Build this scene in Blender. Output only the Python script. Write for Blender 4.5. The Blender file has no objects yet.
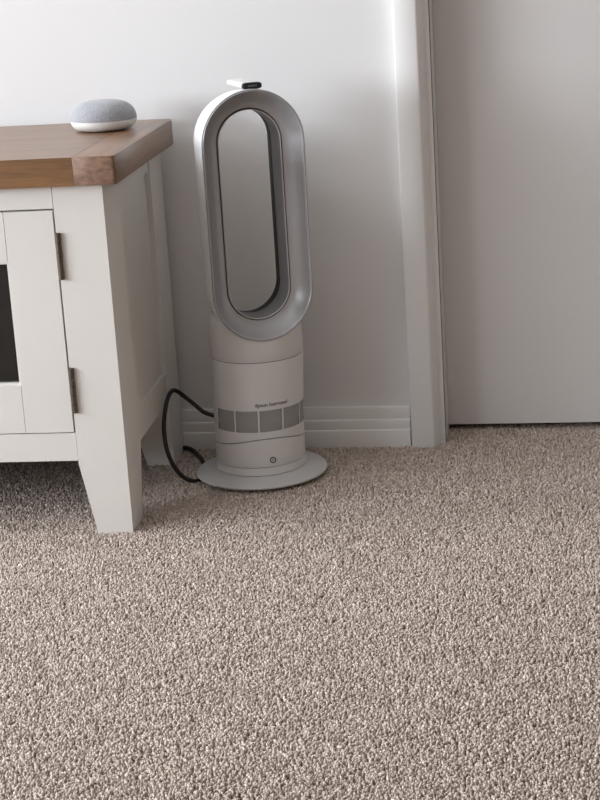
import bpy, bmesh, math, random
import numpy as np
from mathutils import Vector, Matrix
random.seed(7); rng = np.random.default_rng(7)
scene = bpy.context.scene
C = scene.collection

# ------------------------------------------------------------------ camera
cam_d = bpy.data.cameras.new('camera'); cam = bpy.data.objects.new('camera', cam_d); C.objects.link(cam)
R_ = Vector((0.98701179, 0.14882947, -0.06047745)); U_ = Vector((0.01777492, 0.27297426, 0.96185711)); F_ = Vector((-0.15966147, 0.95043929, -0.26678338))
M_ = Matrix((R_, U_, -F_)).transposed().to_4x4(); M_.translation = Vector((0.49759, -2.57724, 0.83822))
cam.matrix_world = M_
cam_d.sensor_fit = 'VERTICAL'; cam_d.sensor_height = 24.0; cam_d.lens = 24.0*1765.1/800.0; cam_d.clip_start = 0.05
scene.camera = cam

# ------------------------------------------------------------------ world, daylight, exposure
world = bpy.data.worlds.new('world'); scene.world = world; world.use_nodes = True
world.node_tree.nodes['Background'].inputs[0].default_value = (0.80, 0.88, 1.0, 1)
world.node_tree.nodes['Background'].inputs[1].default_value = 0.6
WX = -2.5                                                   # inner face of the left wall
WINS = [(-4.45, -2.85, 0.62, 1.40, 34), (-2.70, -0.95, 0.60, 1.36, 104), (-0.74, -0.10, 1.45, 2.25, 58)]   # its middle window, and two added only to shape the light: y0, y1, z0, z1, watts of daylight
for wy0, wy1, wz0, wz1, watts in WINS:  # first lamp is added fill softening the door shadow, last brightens the floor
    ld = bpy.data.lights.new('window_and_fill_light', 'AREA'); ld.shape = 'RECTANGLE'
    ld.size = wz1-wz0-0.1; ld.size_y = wy1-wy0-0.1; ld.energy = watts; ld.color = (0.86, 0.92, 1.0)
    lo = bpy.data.objects.new('window_and_fill_light', ld); C.objects.link(lo)
    lo.location = (WX-0.05, (wy0+wy1)/2, (wz0+wz1)/2); lo.rotation_euler = (0, -math.pi/2, 0)
vs = scene.view_settings; vs.view_transform = 'Standard'; vs.look = 'None'; vs.gamma = 1.0; vs.use_curve_mapping = False
vs.exposure = -0.10

# ------------------------------------------------------------------ materials
def srgb(r, g, b):
    f = lambda c: (c/255/12.92) if c/255 <= .04045 else ((c/255+.055)/1.055)**2.4
    return (f(r), f(g), f(b), 1)
def mat(name, col, rough=.6, metal=0., noise=None, bump=None, spec=None, coat=0):
    """noise=(scale, amount) varies the colour a little, bump=(scale, strength, distance)"""
    m = bpy.data.materials.new(name); m.use_nodes = True; nt = m.node_tree; b = nt.nodes['Principled BSDF']
    b.inputs['Base Color'].default_value = col; b.inputs['Roughness'].default_value = rough; b.inputs['Metallic'].default_value = metal
    if spec is not None: b.inputs['Specular IOR Level'].default_value = spec
    if coat: b.inputs['Coat Weight'].default_value = coat; b.inputs['Coat Roughness'].default_value = .15
    tc = nt.nodes.new('ShaderNodeTexCoord')
    if noise:
        n = nt.nodes.new('ShaderNodeTexNoise'); n.inputs['Scale'].default_value = noise[0]; n.inputs['Detail'].default_value = 4
        mx = nt.nodes.new('ShaderNodeMix'); mx.data_type = 'RGBA'
        k = noise[1]
        mx.inputs['A'].default_value = tuple(c*(1-k) for c in col[:3])+(1,); mx.inputs['B'].default_value = tuple(min(1, c*(1+k)) for c in col[:3])+(1,)
        nt.links.new(tc.outputs['Object'], n.inputs['Vector']); nt.links.new(n.outputs['Fac'], mx.inputs['Factor']); nt.links.new(mx.outputs['Result'], b.inputs['Base Color'])
    if bump:
        n = nt.nodes.new('ShaderNodeTexNoise'); n.inputs['Scale'].default_value = bump[0]; n.inputs['Detail'].default_value = 3
        bp = nt.nodes.new('ShaderNodeBump'); bp.inputs['Strength'].default_value = bump[1]; bp.inputs['Distance'].default_value = bump[2]
        nt.links.new(tc.outputs['Object'], n.inputs['Vector']); nt.links.new(n.outputs['Fac'], bp.inputs['Height']); nt.links.new(bp.outputs['Normal'], b.inputs['Normal'])
    return m
def oak(name, c1, c2, stretch, scale=1.0, rough=.38):
    m = bpy.data.materials.new(name); m.use_nodes = True; nt = m.node_tree; b = nt.nodes['Principled BSDF']
    tc = nt.nodes.new('ShaderNodeTexCoord'); mp = nt.nodes.new('ShaderNodeMapping'); mp.inputs['Scale'].default_value = stretch
    n1 = nt.nodes.new('ShaderNodeTexNoise'); n1.inputs['Scale'].default_value = 6*scale; n1.inputs['Detail'].default_value = 6; n1.inputs['Distortion'].default_value = .6
    n2 = nt.nodes.new('ShaderNodeTexNoise'); n2.inputs['Scale'].default_value = 45*scale; n2.inputs['Detail'].default_value = 3
    mx = nt.nodes.new('ShaderNodeMath'); mx.operation = 'MULTIPLY_ADD'; mx.inputs[1].default_value = .35
    cr = nt.nodes.new('ShaderNodeValToRGB')
    cr.color_ramp.elements[0].position = .42; cr.color_ramp.elements[0].color = c1
    cr.color_ramp.elements[1].position = .85; cr.color_ramp.elements[1].color = c2
    L = nt.links.new
    L(tc.outputs['Object'], mp.inputs['Vector']); L(mp.outputs['Vector'], n1.inputs['Vector']); L(mp.outputs['Vector'], n2.inputs['Vector'])
    L(n2.outputs['Fac'], mx.inputs[0]); L(n1.outputs['Fac'], mx.inputs[2]); L(mx.outputs[0], cr.inputs['Fac']); L(cr.outputs['Color'], b.inputs['Base Color'])
    bp = nt.nodes.new('ShaderNodeBump'); bp.inputs['Strength'].default_value = .15; bp.inputs['Distance'].default_value = .001
    L(n2.outputs['Fac'], bp.inputs['Height']); L(bp.outputs['Normal'], b.inputs['Normal'])
    b.inputs['Roughness'].default_value = rough; b.inputs['Coat Weight'].default_value = .4; b.inputs['Coat Roughness'].default_value = .28
    return m
WALL = mat('wall_paint', srgb(226, 224, 222), .75, noise=(2.5, .012), bump=(260, .12, .0006))
WALL2 = mat('taupe_wall_paint', srgb(150, 133, 116), .8)
CEIL = mat('ceiling_paint', srgb(235, 234, 232), .8)
TRIM = mat('trim_gloss_paint', srgb(228, 226, 223), .42, noise=(8, .015))
DOOR = mat('door_paint', srgb(222, 219, 216), .5, noise=(3, .012), bump=(180, .06, .0005))
CAB = mat('cabinet_cream_paint', srgb(222, 217, 210), .5, noise=(14, .02), bump=(90, .08, .0006))
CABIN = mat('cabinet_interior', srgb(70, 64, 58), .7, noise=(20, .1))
OAK = oak('oak_long_grain', srgb(84, 54, 28), srgb(132, 94, 56), (1.0, 14, 14))
OAKX = oak('oak_cross_piece', srgb(88, 58, 34), srgb(136, 99, 66), (14, 1.0, 14))
OAKEND = oak('oak_end_grain', srgb(90, 64, 48), srgb(146, 114, 92), (9, 5, 16), 1.4, .55)
HINGE = mat('hinge_pewter', srgb(104, 94, 86), .45, .85, noise=(150, .2), bump=(300, .3, .0006))
FWHITE = mat('fan_white_plastic', srgb(222, 220, 218), .32, noise=(6, .01))
FSILV = mat('fan_silver_plastic', srgb(172, 171, 172), .34, .3)
FLINE = mat('fan_rim_light', srgb(205, 204, 202), .3, .3)
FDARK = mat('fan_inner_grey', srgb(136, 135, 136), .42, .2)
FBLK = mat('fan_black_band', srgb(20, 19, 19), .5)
FSEAM = mat('fan_seam_dark', srgb(52, 49, 47), .6)
FBASE = mat('fan_base_plate', srgb(200, 198, 197), .36)
BLKP = mat('black_plastic', srgb(24, 24, 26), .35)
GREYM = mat('grey_print', srgb(112, 112, 114), .5)
TEXTM = mat('grey_lettering', srgb(84, 82, 80), .5)
CORD = mat('black_rubber', srgb(22, 19, 18), .5)
SPKW = mat('speaker_white_plastic', srgb(226, 224, 220), .4)
FRAME = mat('window_frame_paint', srgb(235, 235, 233), .4)
DARKGAP = mat('dark_gap', srgb(40, 36, 33), .8)

def fabric():
    m = bpy.data.materials.new('speaker_fabric'); m.use_nodes = True; nt = m.node_tree; b = nt.nodes['Principled BSDF']; L = nt.links.new
    tc = nt.nodes.new('ShaderNodeTexCoord'); v = nt.nodes.new('ShaderNodeTexVoronoi'); v.inputs['Scale'].default_value = 650
    n = nt.nodes.new('ShaderNodeTexNoise'); n.inputs['Scale'].default_value = 420; n.inputs['Detail'].default_value = 3
    cr = nt.nodes.new('ShaderNodeValToRGB'); cr.color_ramp.elements[0].color = srgb(140, 140, 143); cr.color_ramp.elements[1].color = srgb(166, 166, 169)
    cr.color_ramp.elements[0].position = .3; cr.color_ramp.elements[1].position = .7
    bp = nt.nodes.new('ShaderNodeBump'); bp.inputs['Strength'].default_value = .4; bp.inputs['Distance'].default_value = .0006
    L(tc.outputs['Object'], v.inputs['Vector']); L(tc.outputs['Object'], n.inputs['Vector']); L(n.outputs['Fac'], cr.inputs['Fac']); L(cr.outputs['Color'], b.inputs['Base Color'])
    L(v.outputs['Distance'], bp.inputs['Height']); L(bp.outputs['Normal'], b.inputs['Normal']); b.inputs['Roughness'].default_value = .9
    b.inputs['Sheen Weight'].default_value = .2
    return m
FABRIC = fabric()

def grille_mat(name, hole, face):
    m = bpy.data.materials.new(name); m.use_nodes = True; nt = m.node_tree; b = nt.nodes['Principled BSDF']; L = nt.links.new
    uv = nt.nodes.new('ShaderNodeUVMap'); mp = nt.nodes.new('ShaderNodeMapping'); mp.inputs['Scale'].default_value = (1, 1, 1)
    v = nt.nodes.new('ShaderNodeTexVoronoi'); v.inputs['Scale'].default_value = 1; v.inputs['Randomness'].default_value = 0; v.voronoi_dimensions = '2D'
    cr = nt.nodes.new('ShaderNodeValToRGB'); cr.color_ramp.elements[0].color = hole; cr.color_ramp.elements[1].color = face
    cr.color_ramp.elements[0].position = .36; cr.color_ramp.elements[1].position = .46
    L(uv.outputs['UV'], v.inputs['Vector']); L(v.outputs['Distance'], cr.inputs['Fac']); L(cr.outputs['Color'], b.inputs['Base Color'])
    b.inputs['Roughness'].default_value = .5
    return m
GRILLE = grille_mat('grille_perforated', srgb(112, 110, 108), srgb(190, 188, 186))
STRIP = grille_mat('grille_strip_dotted', srgb(150, 148, 146), srgb(225, 223, 220))

def glass_mat():
    m = bpy.data.materials.new('cabinet_glass'); m.use_nodes = True; nt = m.node_tree; nt.nodes.clear(); L = nt.links.new
    o = nt.nodes.new('ShaderNodeOutputMaterial'); t = nt.nodes.new('ShaderNodeBsdfTransparent'); t.inputs['Color'].default_value = (.72, .74, .73, 1)
    g = nt.nodes.new('ShaderNodeBsdfGlossy'); g.inputs['Roughness'].default_value = .03
    fr = nt.nodes.new('ShaderNodeFresnel'); fr.inputs['IOR'].default_value = 1.5
    mx = nt.nodes.new('ShaderNodeMixShader'); L(fr.outputs[0], mx.inputs[0]); L(t.outputs[0], mx.inputs[1]); L(g.outputs[0], mx.inputs[2]); L(mx.outputs[0], o.inputs[0])
    return m
GLASS = glass_mat()

def carpet_mats():
    # base under the pile
    base = mat('carpet_backing', srgb(176, 160, 148), .95, noise=(330, .38), bump=(330, 1.0, .006))
    m = bpy.data.materials.new('carpet_yarn'); m.use_nodes = True; nt = m.node_tree; b = nt.nodes['Principled BSDF']; L = nt.links.new
    at = nt.nodes.new('ShaderNodeAttribute'); at.attribute_name = 'yarn'
    cr = nt.nodes.new('ShaderNodeValToRGB'); cr.color_ramp.elements[0].color = srgb(158, 142, 130); cr.color_ramp.elements[1].color = srgb(224, 209, 198)
    L(at.outputs['Fac'], cr.inputs['Fac']); L(cr.outputs['Color'], b.inputs['Base Color']); b.inputs['Roughness'].default_value = .95
    b.inputs['Specular IOR Level'].default_value = .1
    return base, m
CARPET, YARN = carpet_mats()

# ------------------------------------------------------------------ helpers
def link(name, me, m, parent=None, smooth=False):
    o = bpy.data.objects.new(name, me); C.objects.link(o)
    if m is not None and not me.materials: me.materials.append(m)
    if smooth: me.polygons.foreach_set('use_smooth', [True]*len(me.polygons))
    if parent: o.parent = parent
    return o
def finish(name, bm, m, parent=None, smooth=False, bevel=0, seg=2):
    if bevel:
        es = [e for e in bm.edges if len(e.link_faces) == 2 and e.calc_face_angle(0) > .5]
        bmesh.ops.bevel(bm, geom=es, offset=bevel, segments=seg, affect='EDGES', profile=.5, clamp_overlap=True)
    bmesh.ops.recalc_face_normals(bm, faces=bm.faces)
    me = bpy.data.meshes.new(name); bm.to_mesh(me); bm.free()
    o = link(name, me, m, parent, False)
    if smooth or bevel: autosmooth(me)
    return o
def autosmooth(me, ang=35):
    me.polygons.foreach_set('use_smooth', [True]*len(me.polygons))
    bm = bmesh.new(); bm.from_mesh(me)
    for e in bm.edges:
        e.smooth = not (len(e.link_faces) == 2 and e.calc_face_angle(0) > math.radians(ang))
    bm.to_mesh(me); bm.free()
def box(bm, x0, x1, y0, y1, z0, z1):
    v = [bm.verts.new(p) for p in ((x0,y0,z0),(x1,y0,z0),(x1,y1,z0),(x0,y1,z0),(x0,y0,z1),(x1,y0,z1),(x1,y1,z1),(x0,y1,z1))]
    for f in ((3,2,1,0),(4,5,6,7),(0,1,5,4),(1,2,6,5),(2,3,7,6),(3,0,4,7)): bm.faces.new([v[i] for i in f])
    return v
def boxobj(name, b, m, parent=None, bevel=.0012):
    bm = bmesh.new(); box(bm, *b); return finish(name, bm, m, parent, bevel=bevel)
def prism(name, prof, axis, a, b, m, parent=None, bevel=0, smooth=False):
    """profile polygon swept along an axis; axis 'z': prof=(x,y); 'x': prof=(y,z); 'y': prof=(x,z)"""
    bm = bmesh.new()
    def P(p, t): return {'z': (p[0], p[1], t), 'x': (t, p[0], p[1]), 'y': (p[0], t, p[1])}[axis]
    A = [bm.verts.new(P(p, a)) for p in prof]; B = [bm.verts.new(P(p, b)) for p in prof]
    n = len(prof)
    for i in range(n): bm.faces.new((A[i], A[(i+1) % n], B[(i+1) % n], B[i]))
    bm.faces.new(A); bm.faces.new(B[::-1])
    return finish(name, bm, m, parent, bevel=bevel, smooth=smooth)
def lathe(name, prof, m, parent=None, n=96, zfun=None, ang=35):
    """closed/open (r,z) profile turned about z; zfun(i, angle, z) may bend a ring"""
    bm = bmesh.new(); rings = []
    for i, (r, z) in enumerate(prof):
        if r < 1e-6: rings.append([bm.verts.new((0, 0, z))]); continue
        rings.append([bm.verts.new((r*math.sin(2*math.pi*k/n), -r*math.cos(2*math.pi*k/n), zfun(i, 2*math.pi*k/n, z) if zfun else z)) for k in range(n)])
    for a, b in zip(rings, rings[1:]):
        for k in range(n):
            k2 = (k+1) % n
            if len(a) == 1 and len(b) > 1: bm.faces.new((a[0], b[k2], b[k]))
            elif len(b) == 1 and len(a) > 1: bm.faces.new((a[k], a[k2], b[0]))
            elif len(a) > 1: bm.faces.new((a[k], a[k2], b[k2], b[k]))
    bmesh.ops.recalc_face_normals(bm, faces=bm.faces)
    me = bpy.data.meshes.new(name); bm.to_mesh(me); bm.free()
    o = link(name, me, m, parent); autosmooth(me, ang); return o
def tube(name, pts, r, m, parent=None, sub=8, sides=12):
    P = [Vector(p) for p in pts]; P = [P[0]*2-P[1]]+P+[P[-1]*2-P[-2]]; path = []
    for i in range(1, len(P)-2):
        for s in range(sub):
            t = s/sub; a, b, c, d = P[i-1:i+3]
            path.append(.5*((2*b)+(c-a)*t+(2*a-5*b+4*c-d)*t*t+(3*b-a-3*c+d)*t**3))
    path.append(P[-2])
    bm = bmesh.new(); rings = []; nrm = None
    for i, p in enumerate(path):
        t = (path[min(i+1, len(path)-1)]-path[max(i-1, 0)]).normalized()
        if nrm is None: nrm = t.orthogonal().normalized()
        nrm = (nrm-t*nrm.dot(t)).normalized(); bn = t.cross(nrm)
        rings.append([bm.verts.new(p+r*(math.cos(2*math.pi*k/sides)*nrm+math.sin(2*math.pi*k/sides)*bn)) for k in range(sides)])
    for a, b in zip(rings, rings[1:]):
        for k in range(sides): bm.faces.new((a[k], a[(k+1) % sides], b[(k+1) % sides], b[k]))
    bm.faces.new(rings[0]); bm.faces.new(rings[-1])
    return finish(name, bm, m, parent, smooth=True)
def thing(name, label, cat, loc=(0, 0, 0), rz=0):
    o = bpy.data.objects.new(name, None); C.objects.link(o); o.empty_display_size = .05
    o.location = loc; o.rotation_euler = (0, 0, rz); o['label'] = label; o['category'] = cat
    return o
def struct(o, label=None, cat=None):
    o['kind'] = 'structure'
    if label: o['label'] = label
    if cat: o['category'] = cat
    return o

# ------------------------------------------------------------------ room shell
DW = 0.14467                     # face of the back wall
X0, X1, Y0, H = -2.5, 2.9, -5.0, 2.4
ZF = -0.008                      # carpet backing; the pile rises to about z = 0
OX0, OX1, OZ = 0.262, 1.052, 2.03
fl = boxobj('floor', (X0-.1, X1+.1, Y0-.1, 1.3, ZF-.1, ZF), CARPET, bevel=0); struct(fl, 'beige carpeted bedroom floor', 'floor')
struct(boxobj('ceiling', (X0-.1, X1+.1, Y0-.1, 1.3, H, H+.1), CEIL, bevel=0), 'plain white ceiling above the room', 'ceiling')
bm = bmesh.new()
box(bm, X0-.1, OX0, DW, DW+.12, ZF, H); box(bm, OX1, X1+.1, DW, DW+.12, ZF, H); box(bm, OX0, OX1, DW, DW+.12, OZ, H)
struct(finish('wall_back', bm, WALL), 'white painted wall behind the fan', 'wall')
bm = bmesh.new()
yy = Y0
for wy0, wy1, wz0, wz1, _ in WINS:
    box(bm, X0-.1, X0, yy, wy0, ZF, H); box(bm, X0-.1, X0, wy0, wy1, ZF, wz0); box(bm, X0-.1, X0, wy0, wy1, wz1, H); yy = wy1
box(bm, X0-.1, X0, yy, DW, ZF, H)
struct(finish('wall_left', bm, WALL2), 'taupe wall with three windows, two of them added for light, left of the cabinet', 'wall')
struct(boxobj('wall_right', (X1, X1+.1, Y0, DW, ZF, H), WALL2, bevel=0), 'plain taupe wall right of the door', 'wall')
struct(boxobj('wall_front', (X0-.1, X1+.1, Y0-.1, Y0, ZF, H), WALL2, bevel=0), 'plain taupe wall behind the camera', 'wall')
bm = bmesh.new()   # dim hallway behind the closed door
box(bm, -.1, 0, DW+.12, 1.2, ZF, H); box(bm, 1.3, 1.4, DW+.12, 1.2, ZF, H); box(bm, -.1, 1.4, 1.2, 1.3, ZF, H)
struct(finish('wall_hall', bm, WALL), 'hallway wall behind the closed door', 'wall')
# window frames in the left wall; first and last belong to the added windows
for i, (wy0, wy1, wz0, wz1, _) in enumerate(WINS):
    bm = bmesh.new(); w = .05
    box(bm, X0-.04, X0-.005, wy0, wy1, wz0, wz0+w); box(bm, X0-.04, X0-.005, wy0, wy1, wz1-w, wz1)
    box(bm, X0-.04, X0-.005, wy0, wy0+w, wz0+w, wz1-w); box(bm, X0-.04, X0-.005, wy1-w, wy1, wz0+w, wz1-w)
    win = struct(finish('window_%d' % (i+1), bm, FRAME), ('wide white framed window added to soften the door shadow, farthest from the cabinet', 'wide white framed window in the middle of the left wall', 'small high white framed window added to brighten the floor, near the corner')[i], 'window')
    boxobj('window_sill', (X0, X0+.06, wy0-.03, wy1+.03, wz0-.03, wz0), FRAME, win)
# baseboard with two stepped ridges
bprof = [(DW, ZF), (DW-.0161, ZF), (DW-.0161, .0235), (DW-.0150, .0252), (DW-.0118, .0262), (DW-.0118, .0400), (DW-.0108, .0415), (DW-.0078, .0424), (DW-.0078, .0600), (DW-.0065, .0622), (DW, .0624)]
struct(prism('baseboard_back', bprof, 'x', X0, .2190, TRIM, smooth=True), 'white stepped baseboard along the wall behind the fan', 'baseboard')
struct(prism('baseboard_right', bprof, 'x', 1.0955, X1, TRIM, smooth=True), 'white stepped baseboard beyond the door', 'baseboard')
# door casing
cx = (OX0+OX1)/2
cprof = [(.2209, DW), (.2209, DW-.0176), (.2214, DW-.0190), (.2229, DW-.0199), (.2545, DW-.0199), (.2565, DW-.0195), (.2582, DW-.0180), (.2750, DW+.0190), (.2753, DW+.0207), (.2740, DW+.0207), (.2740, DW)]
struct(prism('trim_1', cprof, 'z', ZF, 2.085, TRIM, smooth=True), 'white door casing upright between baseboard and door', 'trim')
struct(prism('trim_2', [(2*cx-x, y) for x, y in cprof][::-1], 'z', ZF, 2.085, TRIM, smooth=True), 'white door casing upright on the far side of door', 'trim')
struct(boxobj('trim_3', (.2209, 2*cx-.2209, DW-.0199, DW, 2.03, 2.085), TRIM), 'white door casing head above the door', 'trim')
bm = bmesh.new()
box(bm, OX0, .2740, DW+.0001, DW+.12, ZF, 2.018); box(bm, 1.040, OX1, DW+.0001, DW+.12, ZF, 2.018); box(bm, OX0, OX1, DW+.0001, DW+.12, 2.018, 2.03)
struct(finish('trim_4', bm, TRIM), 'white lining boards inside the door opening', 'trim')
struct(boxobj('door_1', (.2743, 1.0397, .2176, .2576, .0075, 2.0165), DOOR, bevel=.0015), 'flush off-white interior door standing closed above the carpet', 'door')

# ------------------------------------------------------------------ carpet pile (real tufts)
def pile():
    sp = .0033
    xs = np.arange(-.85, 1.0, sp); ys = np.arange(-1.34, .245, sp)
    gx, gy = np.meshgrid(xs, ys); gx = gx.ravel(); gy = gy.ravel(); n = gx.size
    gx = gx+rng.uniform(-.45, .45, n)*sp; gy = gy+rng.uniform(-.45, .45, n)*sp
    keep = ~((gy > DW-.012) & (gx < .255))
    # keep to what the room shows from about here: a wedge that widens away from the camera
    d = gy+2.577; half = .19*d+.25; mid = .4976-.168*d
    keep &= np.abs(gx-mid) < half
    gx = gx[keep]; gy = gy[keep]; n = gx.size
    h = .0066+rng.uniform(-.0013, .0016, n); h += .0006*np.sin(gx*37+2*np.sin(gy*23))*np.sin(gy*41+1)
    a = rng.uniform(0, 2*np.pi, n); lean = rng.uniform(.0004, .0030, n)
    lx = lean*np.cos(a); ly = lean*np.sin(a)
    rot = rng.uniform(0, 2*np.pi, n); r = rng.uniform(.0016, .0024, n); sq = rng.uniform(.55, 1.0, n)
    K = 4; V = np.zeros((n, 2*K+1, 3), np.float32)
    for k in range(K):
        t = rot+2*np.pi*k/K
        ex = r*np.cos(t); ey = r*sq*np.sin(t); cx_, sx_ = np.cos(a), np.sin(a)
        ox = ex*cx_-ey*sx_; oy = ex*sx_+ey*cx_
        V[:, k, 0] = gx+ox*.8; V[:, k, 1] = gy+oy*.8; V[:, k, 2] = ZF
        V[:, K+k, 0] = gx+lx*.75+ox; V[:, K+k, 1] = gy+ly*.75+oy; V[:, K+k, 2] = ZF+h*.74
    V[:, 2*K, 0] = gx+lx*1.25; V[:, 2*K, 1] = gy+ly*1.25; V[:, 2*K, 2] = ZF+h
    F = []
    for k in range(K):
        k2 = (k+1) % K
        F += [(k, k2, K+k2), (k, K+k2, K+k), (K+k, K+k2, 2*K)]
    F = np.array(F, np.int64); nf = len(F)
    faces = (F[None]+(np.arange(n)*(2*K+1))[:, None, None]).reshape(-1)
    me = bpy.data.meshes.new('carpet_pile'); nv = n*(2*K+1)
    me.vertices.add(nv); me.vertices.foreach_set('co', V.ravel())
    me.loops.add(faces.size); me.loops.foreach_set('vertex_index', faces.astype(np.int32))
    me.polygons.add(n*nf); me.polygons.foreach_set('loop_start', np.arange(0, faces.size, 3, dtype=np.int32))
    me.polygons.foreach_set('use_smooth', np.ones(n*nf, bool))
    me.update(calc_edges=True)
    at = me.attributes.new('yarn', 'FLOAT', 'POINT')
    c = np.clip(rng.normal(.5, .25, n), 0, 1)
    at.data.foreach_set('value', np.repeat(c, 2*K+1).astype(np.float32))
    o = link('carpet_pile', me, YARN); o['kind'] = 'stuff'; o['label'] = 'beige twisted cut-pile carpet covering the floor'; o['category'] = 'carpet'
    return o
pile()

# ------------------------------------------------------------------ cabinet
PH = math.radians(1.55); HT = .5384; TT = .0387; HU = HT-TT; W = 1.10; D = .394
cab = thing('tv_cabinet', 'cream painted low cabinet with oak top and glazed door', 'cabinet', (-.1436, -.2671, 0), PH)
def leg(x_out, sx, y_out, sy, wx, wy, bx, by):
    """post running from carpet to the top; the two inner faces taper in below the rails"""
    bm = bmesh.new(); rows = []
    for z, ax, ay in ((ZF, bx, by), (.101, wx, wy), (HU, wx, wy)):
        rows.append([bm.verts.new(p) for p in ((x_out, y_out, z), (x_out+sx*ax, y_out, z), (x_out+sx*ax, y_out+sy*ay, z), (x_out, y_out+sy*ay, z))])
    for a, b in zip(rows, rows[1:]):
        for k in range(4): bm.faces.new((a[k], a[(k+1) % 4], b[(k+1) % 4], b[k]))
    bm.faces.new(rows[0]); bm.faces.new(rows[-1])
    return finish('leg', bm, CAB, cab, bevel=.0018)
leg(0, -1, 0, 1, .0700, .0940, .0500, .0640); leg(-W, 1, 0, 1, .0700, .0940, .0500, .0640)
leg(0, -1, D, -1, .0700, .0860, .0430, .0800); leg(-W, 1, D, -1, .0700, .0860, .0430, .0800)
g = .0006
boxobj('front_rail', (-W+.0717, -.0717, .0022, .0240, .4672, HU), CAB, cab)
boxobj('front_rail', (-W+.0710, -.0710, .0016, .0240, .1064, .1474), CAB, cab)
for xo, s in ((0, -1), (-W, 1)):
    xa, xb = sorted((xo+s*.002, xo+s*.024))
    boxobj('side_rail', (xa, xb, .0946, D-.0866, .1040, .1500), CAB, cab)
    boxobj('side_rail', (xa, xb, .0946, D-.0866, .4690, HU), CAB, cab)
    xa, xb = sorted((xo+s*.0085, xo+s*.020))
    boxobj('side_panel', (xa, xb, .0930, D-.0850, .1480, .4710), CAB, cab, bevel=0)
boxobj('back_panel', (-W+.06, -.06, D-.030, D-.020, .110, HU), CABIN, cab, bevel=0)
boxobj('bottom_board', (-W+.024, -.024, .0250, D-.031, .1120, .1300), CABIN, cab, bevel=0)
boxobj('shelf', (-W+.06, -.06, .070, D-.031, .300, .316), CABIN, cab, bevel=0)
boxobj('centre_stile', (-W/2-.035, -W/2+.035, .0012, .024, .1480, .4666), CAB, cab)
# tabletop: long boards with an oak end piece across each side
top = boxobj('tabletop', (-W+.0096, -.0334, -.0184, .3946, HU, HT), OAK, cab, bevel=.0006)
for xa, xb in ((-.0333, .0245), (-W-.0245, -W+.0095)):
    bm = bmesh.new(); v = box(bm, xa, xb, -.0187, .3946, HU-.0002, HT+.0002)
    out = xb if xb > 0 else xa
    es = [e for e in bm.edges if all(abs(q.co.x-out) < 1e-6 for q in e.verts) and abs(e.verts[0].co.z-e.verts[1].co.z) > .01]
    back = [e for e in es if e.verts[0].co.y > .2]; front = [e for e in es if e.verts[0].co.y < .2]
    bmesh.ops.bevel(bm, geom=back, offset=.011, segments=5, affect='EDGES', profile=.5)
    front = [e for e in bm.edges if all(abs(q.co.x-out) < 1e-6 and q.co.y < 0 for q in e.verts)]
    bmesh.ops.bevel(bm, geom=front, offset=.005, segments=3, affect='EDGES', profile=.5)
    o = finish('end_board', bm, OAKX, top, bevel=.0010)
    o.data.materials.append(OAKEND)
    for p in o.data.polygons:
        if p.normal.y < -.8: p.material_index = 1
# glazed doors
def door(xr, mirror=False):
    """right edge at local x = xr, 0.43 wide; hinges on the outer side"""
    wd = W/2-.035-.0720-.001; xl = xr-wd; z0, z1 = .1490, .4648; st = .0695; y0, y1 = .0008, .0210
    a, b = xl+st, xr-st
    bm = bmesh.new(); t = .0030     # thin glazing bead that frames the pane
    gz0, gz1 = .2186, .3950
    box(bm, a, b, y0+.004, y1, gz0, gz0+t); box(bm, a, b, y0+.004, y1, gz1-t, gz1)
    box(bm, a, a+t, y0+.004, y1, gz0+t, gz1-t); box(bm, b-t, b, y0+.004, y1, gz0+t, gz1-t)
    d = finish('door', bm, CAB, cab)
    boxobj('stile', (b+.0002, xr, y0, y1, z0, z1), CAB, d, bevel=.0010); boxobj('stile', (xl, a-.0002, y0, y1, z0, z1), CAB, d, bevel=.0010)
    boxobj('rail', (a+.0007, b-.0007, y0+.0005, y1, z0, gz0), CAB, d, bevel=.0010); boxobj('rail', (a+.0007, b-.0007, y0+.0005, y1, gz1, z1), CAB, d, bevel=.0010)
    p = boxobj('pane', (a+.001, b-.001, .0120, .0150, gz0+.001, gz1-.001), GLASS, d, bevel=0); p['label'] = 'dark clear glass pane'
    hx = xl-.005 if mirror else xr+.0055
    for hz0, hz1 in ((.3690, .4345), (.1780, .2435)):
        bm = bmesh.new()
        n = 5; L = (hz1-hz0)/n
        for i in range(n):
            r = .0042 if i % 2 == 0 else .0040
            bmesh.ops.create_cone(bm, cap_ends=True, segments=16, radius1=r, radius2=r, depth=L-.0005, matrix=Matrix.Translation((hx, -.0028, hz0+L*(i+.5))))
        h = finish('hinge', bm, HINGE, d, bevel=.0004, seg=1); h['label'] = 'aged pewter butt hinge'
    kx = xl+.035 if not mirror else xr-.035
    bm = bmesh.new(); bmesh.ops.create_uvsphere(bm, u_segments=20, v_segments=12, radius=.014, matrix=Matrix.Translation((kx, -.024, .31)))
    bmesh.ops.create_cone(bm, cap_ends=True, segments=16, radius1=.006, radius2=.006, depth=.024, matrix=Matrix.Translation((kx, -.010, .31)) @ Matrix.Rotation(math.pi/2, 4, 'X'))
    finish('knob', bm, HINGE, d, smooth=True)
door(-.0728); door(-W/2-.036, True)

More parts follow.
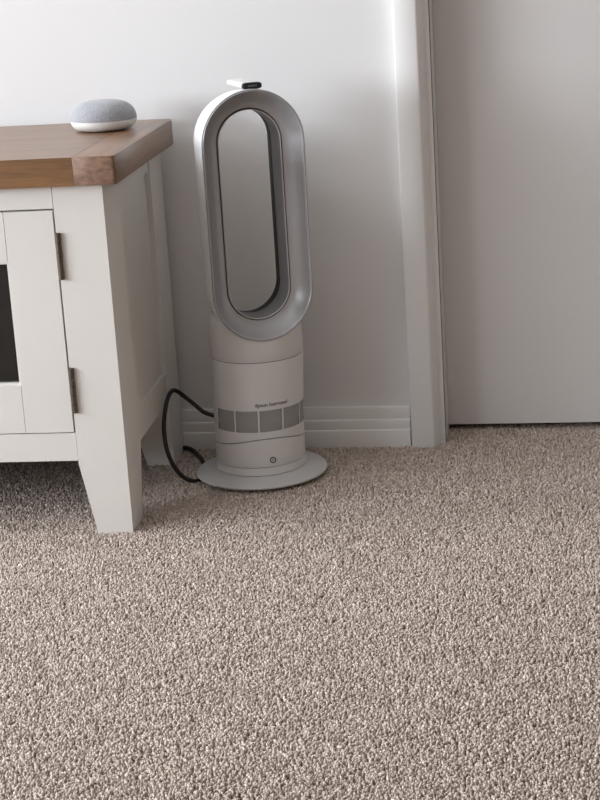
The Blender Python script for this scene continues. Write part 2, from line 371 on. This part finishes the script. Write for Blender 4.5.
# ------------------------------------------------------------------ smart speaker on the cabinet
def speaker():
    c = Vector((-.059, .287)); ca, sa = math.cos(PH), math.sin(PH)
    x = -.1436+c.x*ca-c.y*sa; y = -.2671+c.x*sa+c.y*ca
    t = thing('smart_speaker', 'small round grey fabric smart speaker with white underside on oak top', 'speaker', (x, y, HT+.0002))
    R, Hh, zm = .0498, .0440, .0160
    lo = [(0, 0), (.030, 0), (.0315, .0008)]; up = []
    N = 14
    for i in range(1, N+1):
        a = math.pi/2*i/N; lo.append((.0315+(R-.0315)*math.sin(a)**.9, .0008+(zm-.0008-.0004)*(1-math.cos(a))))
    for i in range(0, 21):
        a = math.pi/2*i/20; up.append((max(0, R*math.cos(a)**.62), zm+(Hh-zm)*math.sin(a)**.95))
    up[-1] = (0, Hh)
    lathe('lower_shell', lo+[(R-.002, zm)], SPKW, t)
    o = lathe('fabric_cover', [(R-.002, zm)]+up, FABRIC, t); o['label'] = 'grey woven fabric dome'
speaker()

# ------------------------------------------------------------------ bladeless fan heater
TH = math.radians(26.93)
fan = thing('fan_heater', 'white bladeless fan heater with tall oval silver loop standing beside the cabinet', 'fan heater', (-.0018, 0, 0), TH)
RB = .0690
lathe('base_plate', [(0, ZF), (.079, ZF), (.080, .0015), (.1005, .0030), (.1018, .0042), (.1020, .0058), (.1008, .0072), (.0740, .0138), (.0705, .0146), (0, .0146)], FBASE, fan, n=128)
wave = lambda a: .0660+.0065*math.cos(2*(math.atan2(math.sin(a), math.cos(a))+math.radians(5)))
rl = RB+.0004
lathe('foot_ring', [(rl-.004, .0150), (rl+.0006, .0156), (rl+.0006, .0272), (rl-.004, .0275)], FWHITE, fan, n=128)
lathe('seam_core', [(rl-.0035, .0140), (rl-.0035, .0800)], FSEAM, fan, n=96)
low = lathe('lower_body', [(rl-.004, .0279), (rl-.0004, .0281), (rl, .0288), (rl, .0400), (rl, .0505), (rl, .0), (rl-.0006, .0), (rl-.004, .0)], FWHITE, fan, n=144,
      zfun=lambda i, a, z: (wave(a)-(.0018, .0010, .0009)[i-5]) if i >= 5 else z)
# main body: polar grid with windows left open for the grille
def body():
    bm = bmesh.new(); N = 180
    divs = [(-80, -49.2), (-47.0, -18.2), (-16.0, 13.4), (15.6, 44.8), (47.0, 80)]
    angs = sorted(set([i*2.0-180 for i in range(180)]+[a for d in divs for a in d]+[]))
    zs = ['wave0', 'wave1', .0838, .1172, .1500, .1908]
    rows = []
    for zi, z in enumerate(zs):
        row = []
        for a in angs:
            t = math.radians(a); zz = z if not isinstance(z, str) else wave(t)+(.0008 if z == 'wave1' else .0003)
            rr = RB if z != 'wave0' else RB-.0008
            row.append(bm.verts.new((rr*math.sin(t), -rr*math.cos(t), zz)))
        rows.append(row)
    n = len(angs)
    for zi in range(len(zs)-1):
        for k in range(n):
            am = angs[k]+1e-3
            if zi == 2 and any(d0 <= am < d1 for d0, d1 in divs): continue
            bm.faces.new((rows[zi][k], rows[zi][(k+1) % n], rows[zi+1][(k+1) % n], rows[zi+1][k]))
    # tuck the upper edge in
    lip = [bm.verts.new((v.co.x*.985, v.co.y*.985, .1913)) for v in rows[-1]]
    for k in range(n): bm.faces.new((rows[-1][k], rows[-1][(k+1) % n], lip[(k+1) % n], lip[k]))
    me = bpy.data.meshes.new('body'); bmesh.ops.recalc_face_normals(bm, faces=bm.faces); bm.to_mesh(me); bm.free()
    o = link('body', me, FWHITE, fan); autosmooth(me)
    for d0, d1 in divs:      # perforated panels, set back a little
        bm = bmesh.new(); uvl = bm.loops.layers.uv.new('UVMap'); r = RB-.0010; m_ = max(2, int((d1-d0)/2)); z0, z1 = .0834, .1176
        lo_ = []; hi_ = []
        for i in range(m_+1):
            a = math.radians(d0-.6+(d1-d0+1.2)*i/m_)
            lo_.append(bm.verts.new((r*math.sin(a), -r*math.cos(a), z0))); hi_.append(bm.verts.new((r*math.sin(a), -r*math.cos(a), z1)))
        for i in range(m_):
            f = bm.faces.new((lo_[i], lo_[i+1], hi_[i+1], hi_[i]))
            for lp in f.loops:
                a = math.atan2(lp.vert.co.x, -lp.vert.co.y); lp[uvl].uv = (a*r/.0016, lp.vert.co.z/.0016)
        me = bpy.data.meshes.new('grille_panel'); bm.to_mesh(me); bm.free()
        gp = link('grille_panel', me, GRILLE, o, True); gp['label'] = 'grey perforated air intake panel'
    return o
bodyo = body()
lathe('neck_core', [(RB-.0022, .1850), (RB-.0022, .2000)], FSEAM, fan, n=96)
NP = [(RB-.003, .1920), (RB-.0004, .1922), (RB, .1928), (RB, .2400), (RB-.0008, .2540), (RB-.005, .2600), (RB-.014, .2620), (.030, .2620)]
def necktop(i, a, z):
    R_ = .0742-.0028*(-math.cos(a)+1)+.0028*(1+math.cos(a))*.5
    lim = .3026-math.sqrt(max(0, R_**2-(NP[i][0]*math.sin(a))**2))
    return min(z, lim) if i >= 3 else z
neck = lathe('neck', NP, FWHITE, fan, n=128, zfun=necktop)
# lettering wrapped on the body
def lettering(txt, parent, width, zc, rad, m):
    cu = bpy.data.curves.new('lettering', 'FONT'); cu.body = txt; cu.size = .01; cu.align_x = 'CENTER'; cu.resolution_u = 3; cu.offset = .00025
    to = bpy.data.objects.new('lettering', cu); C.objects.link(to)
    dg = bpy.context.evaluated_depsgraph_get(); me = bpy.data.meshes.new_from_object(to.evaluated_get(dg))
    bpy.data.objects.remove(to); bpy.data.curves.remove(cu)
    xs = [v.co.x for v in me.vertices]; ys = [v.co.y for v in me.vertices]; k = width/(max(xs)-min(xs)); xm = (max(xs)+min(xs))/2; ym = (max(ys)+min(ys))/2
    for v in me.vertices:
        a = (v.co.x-xm)*k/rad; z = zc+(v.co.y-ym)*k*1.0
        v.co = (rad*math.sin(a), -rad*math.cos(a), z)
    me.materials.clear(); return link('lettering', me, m, parent)
lettering('dyson hot+cool', bodyo, .051, .1255, RB+.0002, TEXTM)
def lean(o):
    for v in o.data.vertices:
        t = max(0, min(1, (v.co.z-.066)/.126)); k = 1+.030*t
        v.co.x = v.co.x*k+.0042*t; v.co.y *= k
for o in [bodyo, neck]+[c for c in fan.children if c.name.startswith('neck_core')]+list(bodyo.children): lean(o)
# power button on the lower body
def button():
    bm = bmesh.new(); a0 = math.radians(-1.5); ring = []
    for r, d in ((.0036, .0002), (.0036, .0007), (.0049, .0007), (.0049, .0002)):
        ring.append([bm.verts.new(((rl+d)*math.sin(a0+r*math.cos(t)/rl), -(rl+d)*math.cos(a0+r*math.cos(t)/rl), .0388+r*math.sin(t))) for t in [2*math.pi*k/32 for k in range(32)]])
    for a, b in zip(ring, ring[1:]):
        for k in range(32): bm.faces.new((a[k], a[(k+1) % 32], b[(k+1) % 32], b[k]))
    o = finish('power_button', bm, FSEAM, low, smooth=True); o['label'] = 'round power button with dark ring'
    bm = bmesh.new(); box(bm, -.0004, .0004, -(rl+.0006), -rl+.0002, .0380, .0408)
    finish('power_mark', bm, FSEAM, low).rotation_euler = (0, 0, a0)
button()
# the loop: a profile (radius from the stadium's centre line, depth forward) swept round a stadium
ZC0, ZC1 = .3026, .5184
def sweep(name, prof, m, parent, closed=False, seg=40, ang=40):
    bm = bmesh.new(); rings = []
    st = []
    for k in range(seg+1): a = math.pi*k/seg; st.append((math.cos(a), math.sin(a), ZC1))
    for k in range(1, 12): st.append((-1, 0, ZC1+(ZC0-ZC1)*k/12))
    for k in range(seg+1): a = math.pi+math.pi*k/seg; st.append((math.cos(a), math.sin(a), ZC0))
    for k in range(1, 12): st.append((1, 0, ZC0+(ZC1-ZC0)*k/12))
    n = len(st)
    for r, d in prof: rings.append([bm.verts.new((r*.001*c, -d*.001, zc+r*.001*s)) for c, s, zc in st])
    pr = list(zip(rings, rings[1:]))+([(rings[-1], rings[0])] if closed else [])
    for a, b in pr:
        for k in range(n): bm.faces.new((a[k], a[(k+1) % n], b[(k+1) % n], b[k]))
    bmesh.ops.recalc_face_normals(bm, faces=bm.faces)
    me = bpy.data.meshes.new(name); bm.to_mesh(me); bm.free()
    o = link(name, me, m, parent); autosmooth(me, ang); return o
shell = sweep('loop_shell', [(76.6, 71.5), (77.6, 72.5), (78.0, 71.8), (78.0, 66), (77.7, 52), (76.4, 36), (74.0, 18), (70.2, 1), (65.6, -13), (61.0, -21), (56.5, -24.5), (52.0, -24), (49.5, -20)], FWHITE, fan)
sweep('rim_seam', [(77.0, 71.0), (76.3, 71.0), (76.0, 72.0)], FSEAM, shell)
fr = sweep('front_funnel', [(76.4, 72.6), (76.3, 74.0), (75.6, 74.6), (74.6, 74.1), (72.5, 71.0), (69.0, 66.4), (65.0, 61.8), (60.0, 57.0), (55.0, 53.4), (51.0, 51.6), (49.8, 51.0), (49.6, 49.6), (49.6, 34)], FSILV, fan); fr['label'] = 'silver sloping front face of the loop'
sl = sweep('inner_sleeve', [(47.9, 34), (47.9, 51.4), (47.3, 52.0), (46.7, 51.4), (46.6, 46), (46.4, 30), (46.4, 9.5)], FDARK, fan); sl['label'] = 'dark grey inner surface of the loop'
sweep('sleeve_lip', [(48.0, 50.8), (48.0, 52.2), (47.4, 52.7), (46.7, 52.2), (46.6, 50.8)], FLINE, sl)
sweep('air_slot_shade', [(49.8, 35), (47.6, 35)], FBLK, fr)  # black strip across the slot, its shade put into the colour
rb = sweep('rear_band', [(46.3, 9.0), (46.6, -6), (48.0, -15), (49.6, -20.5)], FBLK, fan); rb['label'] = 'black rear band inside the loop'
# power cord
ang = -TH
def tofan(p):
    c, s = math.cos(ang), math.sin(ang); return (p[0]*c-p[1]*s, p[0]*s+p[1]*c, p[2])
cord = [(-.060, .020, .0800), (-.0740, .0270, .0835), (-.0926, .030, .0896), (-.1085, .034, .1018), (-.1226, .030, .1162), (-.1313, .022, .1268), (-.1368, .012, .1297), (-.1412, 0, .1218), (-.1433, -.018, .1044),
        (-.1425, -.036, .0840), (-.1386, -.048, .0602), (-.1330, -.052, .0405), (-.1250, -.052, .0226), (-.1150, -.048, .0085), (-.1030, -.044, .0005), (-.0960, -.034, -.0030), (-.0930, -.010, -.0040), (-.0955, .015, -.0035),
        (-.1040, .047, .0010), (-.1180, .080, .0025), (-.1380, .1120, .0035), (-.1560, .1210, .0035), (-.2150, .1215, .0030), (-.2600, .1210, .0020), (-.3600, .1200, .0010)]
tube('power_cord', [tofan(p) for p in cord], .0034, CORD, fan)['label'] = 'black power cord looping up beside the cabinet'

# ------------------------------------------------------------------ remote control lying on top of the loop
rem = thing('remote_control', 'slim white remote with black end lying on top of the loop', 'remote', (.0050, -.002, .5962), TH)
def remote():
    def slab(name, y0, y1, w, z0, z1, m, parent, rr):
        bm = bmesh.new(); N = 12; rows = []
        for i in range(N+1):
            t = i/N; y = y0+(y1-y0)*t; row = []
            for k in range(16):
                a = 2*math.pi*k/16; ca, sa = math.cos(a), math.sin(a)
                px = (w/2)*math.copysign(abs(ca)**.45, ca); pz = (z0+z1)/2+(z1-z0)/2*math.copysign(abs(sa)**.6, sa)
                e = 1.0
                if rr: q = min(t, 1-t)*abs(y1-y0)/rr; e = math.sqrt(max(0.02, 1-(1-min(1, q))**2))
                row.append(bm.verts.new((px*(.75+.25*e), y, (z0+z1)/2+(pz-(z0+z1)/2)*e-.0065*(px/.0135)**2*0)))
            rows.append(row)
        for a, b in zip(rows, rows[1:]):
            for k in range(16): bm.faces.new((a[k], a[(k+1) % 16], b[(k+1) % 16], b[k]))
        bm.faces.new(rows[0]); bm.faces.new(rows[-1])
        return finish(name, bm, m, parent, smooth=True)
    slab('body', -.058, .030, .0265, .0002, .0085, FWHITE, rem, .004)
    c = slab('end_cap', -.0645, -.056, .0295, -.0006, .0092, BLKP, rem, .002); c['label'] = 'black glossy end of the remote'
    for i, (xx, ww) in enumerate(((-.0055, .0022), (-.0020, .0030), (.0020, .0026), (.0055, .0016))):
        boxobj('end_mark', (xx-ww/2, xx+ww/2, -.06475, -.0640, .0034, .0056), GREYM, rem, bevel=0)
remote()
